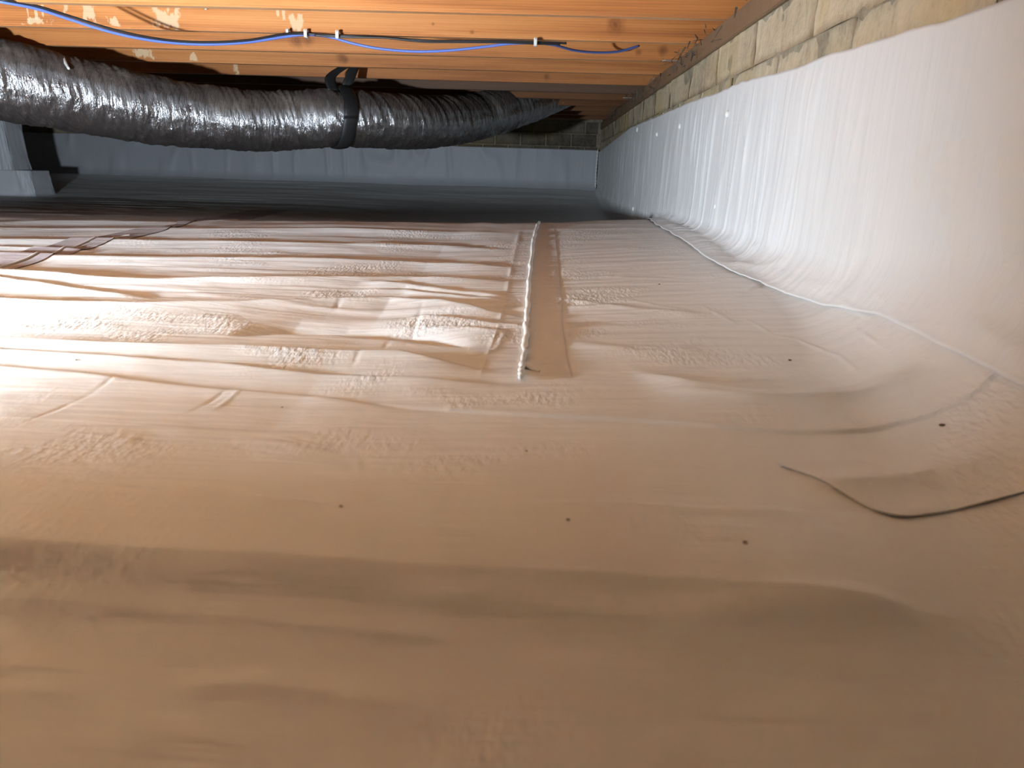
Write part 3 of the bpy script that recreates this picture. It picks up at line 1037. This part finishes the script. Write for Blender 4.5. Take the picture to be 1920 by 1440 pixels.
blue = tube('data_cable', pts([(-900, -60, 2.24), (-500, -62, 2.24), (-160, -28, 2.24), (-60, -8, 2.22), (0, 3, 2.22), (67, 16, 2.28), (133, 37, 2.34), (200, 58, 2.39), (267, 73, 2.44), (333, 81, 2.49), (400, 83, 2.53),
                               (467, 79, 2.57), (533, 69, 2.61), (575, 65, 2.625), (617, 69, 2.63), (660, 81, 2.64), (710, 91, 2.645), (777, 96.5, 2.65),
                               (843, 94.5, 2.65), (910, 87.5, 2.645), (960, 81.5, 2.64), (1004, 81, 2.64), (1037, 84, 2.68), (1077, 94.5, 2.80), (1120, 98.5, 2.90),
                               (1160, 96.5, 2.98), (1198, 86, 3.04)]), 0.0042, M['cable_blue'], None, 260, 8)
tag(blue, 'thin blue data cable sagging in loops under the joists', 'cable')
blk = tube('black_cable', pts([(-900, -64, 2.23), (-500, -66, 2.23), (-160, -32, 2.23), (-60, -12, 2.21), (0, -1, 2.21), (67, 11, 2.27), (133, 31, 2.33), (200, 52, 2.38), (267, 68, 2.43), (333, 77, 2.48), (400, 79, 2.52),
                              (467, 75, 2.56), (533, 64, 2.60), (575, 63.5, 2.62), (634, 67, 2.622), (700, 69, 2.622), (770, 74, 2.622), (820, 77, 2.622), (900, 77, 2.622),
                              (1004, 79, 2.625), (1062, 81, 2.65)]), 0.0036, M['cable_black'], None, 220, 8)
tag(blk, 'long black cable clipped under a joist edge, just above the blue cable', 'cable')
blk2 = tube('black_cable', pts([(590, 66, 2.618), (640, 69.5, 2.618), (720, 71, 2.618), (790, 78, 2.618), (860, 79, 2.62), (940, 79.5, 2.62), (1004, 82, 2.622), (1050, 83, 2.64)]),
            0.0030, M['cable_black'], None, 110, 8)
tag(blk2, 'second, shorter black cable bundled below the first between the white clips', 'cable')

CL = [(575, 64, 'white cable clip left of the group, above the dark joist knot'), (634, 66, 'white cable clip where the short black cable starts its run'),
      (1004, 80, 'white cable clip nearest the right wall, holding black and blue cables'), (541, 61, 'tiny white cable clip left of the dark knot')]
for i, (px, py, lab) in enumerate(CL):
    c = at_y(px, py, YB1 - 0.010)
    k = 0.75 if i == 3 else 1.0
    bm = bmesh.new()
    box_bm(bm, c[0] - .005 * k, c[0] + .005 * k, c[1] - .013, c[1] + .0095, c[2] + .006 * k, c[2] + .012 * k, .001)
    box_bm(bm, c[0] - .005 * k, c[0] + .005 * k, c[1] - .016, c[1] - .012, c[2] - .008 * k, c[2] + .012 * k, .001)
    box_bm(bm, c[0] - .005 * k, c[0] + .005 * k, c[1] - .016, c[1] + .0095, c[2] - .011 * k, c[2] - .007 * k, .001)
    o = bm_obj('cable_clip', bm, M['clip'])
    nl = tube('nail', [(c[0], c[1] - .019, c[2] + .009 * k), (c[0], c[1], c[2] + .009 * k), (c[0], c[1] + .02, c[2] + .009 * k)], 0.0015, M['metal'], o, 6, 6)
    tag(o, lab, 'clip', 'white cable clips along the joist')
# loose hook on the nearest joist
h0 = at_y(352, 9, YB1 - 0.09)
h0 = np.array([at_y(352, 8, YJ0 + 0.30)[0], YJ0 + 0.395, at_y(352, 9, YJ0 + 0.395)[2]])
hk = tube('wire_hook', [h0 + np.array([-.017, 0.014, .006]), h0 + np.array([-.017, -.004, .004]), h0 + np.array([-.012, -.008, -.004]), h0 + np.array([.004, -.008, -.003]), h0 + np.array([.016, -.006, .004]),
                        h0 + np.array([.018, -.004, -.004]), h0 + np.array([.017, -.004, -.014])], 0.0030, M['clip'], None, 50, 8)
tag(hk, 'empty white hook nailed to the joist face above the blue cable sag', 'hook')

# ------------------------------------------------------------------ bits on the sill and floor
def nail(name, a, b, label):
    a, b = np.array(a), np.array(b)
    d = (b - a) / np.linalg.norm(b - a)
    o = tube(name, [a, (a + b) / 2, b], 0.0022, M['metal'], None, 8, 8)
    hd = tube('nail_head', [a - d * 0.002, a, a + d * .001], 0.0052, M['metal'], o, 3, 10)
    tag(o, label, 'nail', 'nails sticking out by the sill')


a = at_x(1243, 113, W - 0.055)
nail('nail', a, (W + 0.012, a[1], a[2]), 'long steel nail sticking out of the sill below the joists, nearer one')
a = at_x(1169, 183, W - 0.05)
nail('nail', a, (W + 0.012, a[1], a[2]), 'thin steel nail sticking out of the sill, farther one near the dark corner')

bm = bmesh.new()
rnd = random.Random(5)
for k in range(130):
    yy = rnd.choice([rnd.gauss(2.75, 0.16), rnd.gauss(3.9, 0.35), rnd.gauss(5.3, 0.4), rnd.uniform(2.0, 6.3)])
    p = Vector((W - rnd.uniform(0.0, 0.035), yy, rnd.uniform(0.588, ZJ + 0.01)))
    q = p + Vector((rnd.uniform(-.02, .01), rnd.uniform(-.04, .04), rnd.uniform(-.035, .02)))
    d = (q - p)
    s_ = d.cross(Vector((0, 0, 1)))
    s_ = (s_.normalized() if s_.length > 1e-6 else Vector((1, 0, 0))) * rnd.uniform(.0012, .004)
    t_ = d.cross(s_).normalized() * rnd.uniform(.001, .003)
    v = [bm.verts.new(x) for x in (p - s_, p + s_, p + t_, q - s_ * .4, q + s_ * .4, q + t_ * .4)]
    for f_ in ((0, 1, 2), (3, 5, 4), (0, 3, 4, 1), (1, 4, 5, 2), (2, 5, 3, 0)):
        bm.faces.new([v[i] for i in f_])
web = bm_obj('cobweb_debris', bm, M['web'])
tag(web, 'dusty cobweb shreds and splinters hanging along the sill above the right wall', 'debris', kind='stuff')

CR = [(1480, 678, .0022, 'dark dirt crumb on the floor liner just below the lap of the wall sheet'),
      (529, 768, .0012, 'dark speck on the floor liner alone in the left middle'),
      (987, 848, .0012, 'dark speck on the floor liner straight below the end of the white bead'),
      (640, 970, .0011, 'faint speck among the short creases left of the middle'),
      (1393, 1048, .0014, 'dark speck just above the shaded near fold on the right'),
      (1064, 1000, .0013, 'dark speck in the smooth middle above the shaded near fold'),
      (1767, 800, .0030, 'largest brown crumb lying on the cross seam near the right wall'),
      (1236, 535, .0020, 'grey crumb on the lit floor between the tape and the right wall'),
      (145, 690, .0014, 'tiny speck on the brightest part of the floor at the left'),
      (1787, 947, .0013, 'brown speck on the loose flap of liner at lower right')]
for px, py, r_, lab in CR:
    s_, y_ = hit(px, py)
    c = place(np.array(s_), np.array(y_), 0.0006)
    bm = bmesh.new()
    bmesh.ops.create_icosphere(bm, subdivisions=1, radius=1.0)
    for v in bm.verts:
        v.co = Vector((v.co.x * r_ * rnd.uniform(.8, 1.5), v.co.y * r_ * rnd.uniform(.7, 1.2), v.co.z * r_ * .5)) + Vector(c)
    o = bm_obj('dirt_crumb', bm, M['dirt'])
    tag(o, lab, 'crumb', 'dirt crumbs on the floor liner')
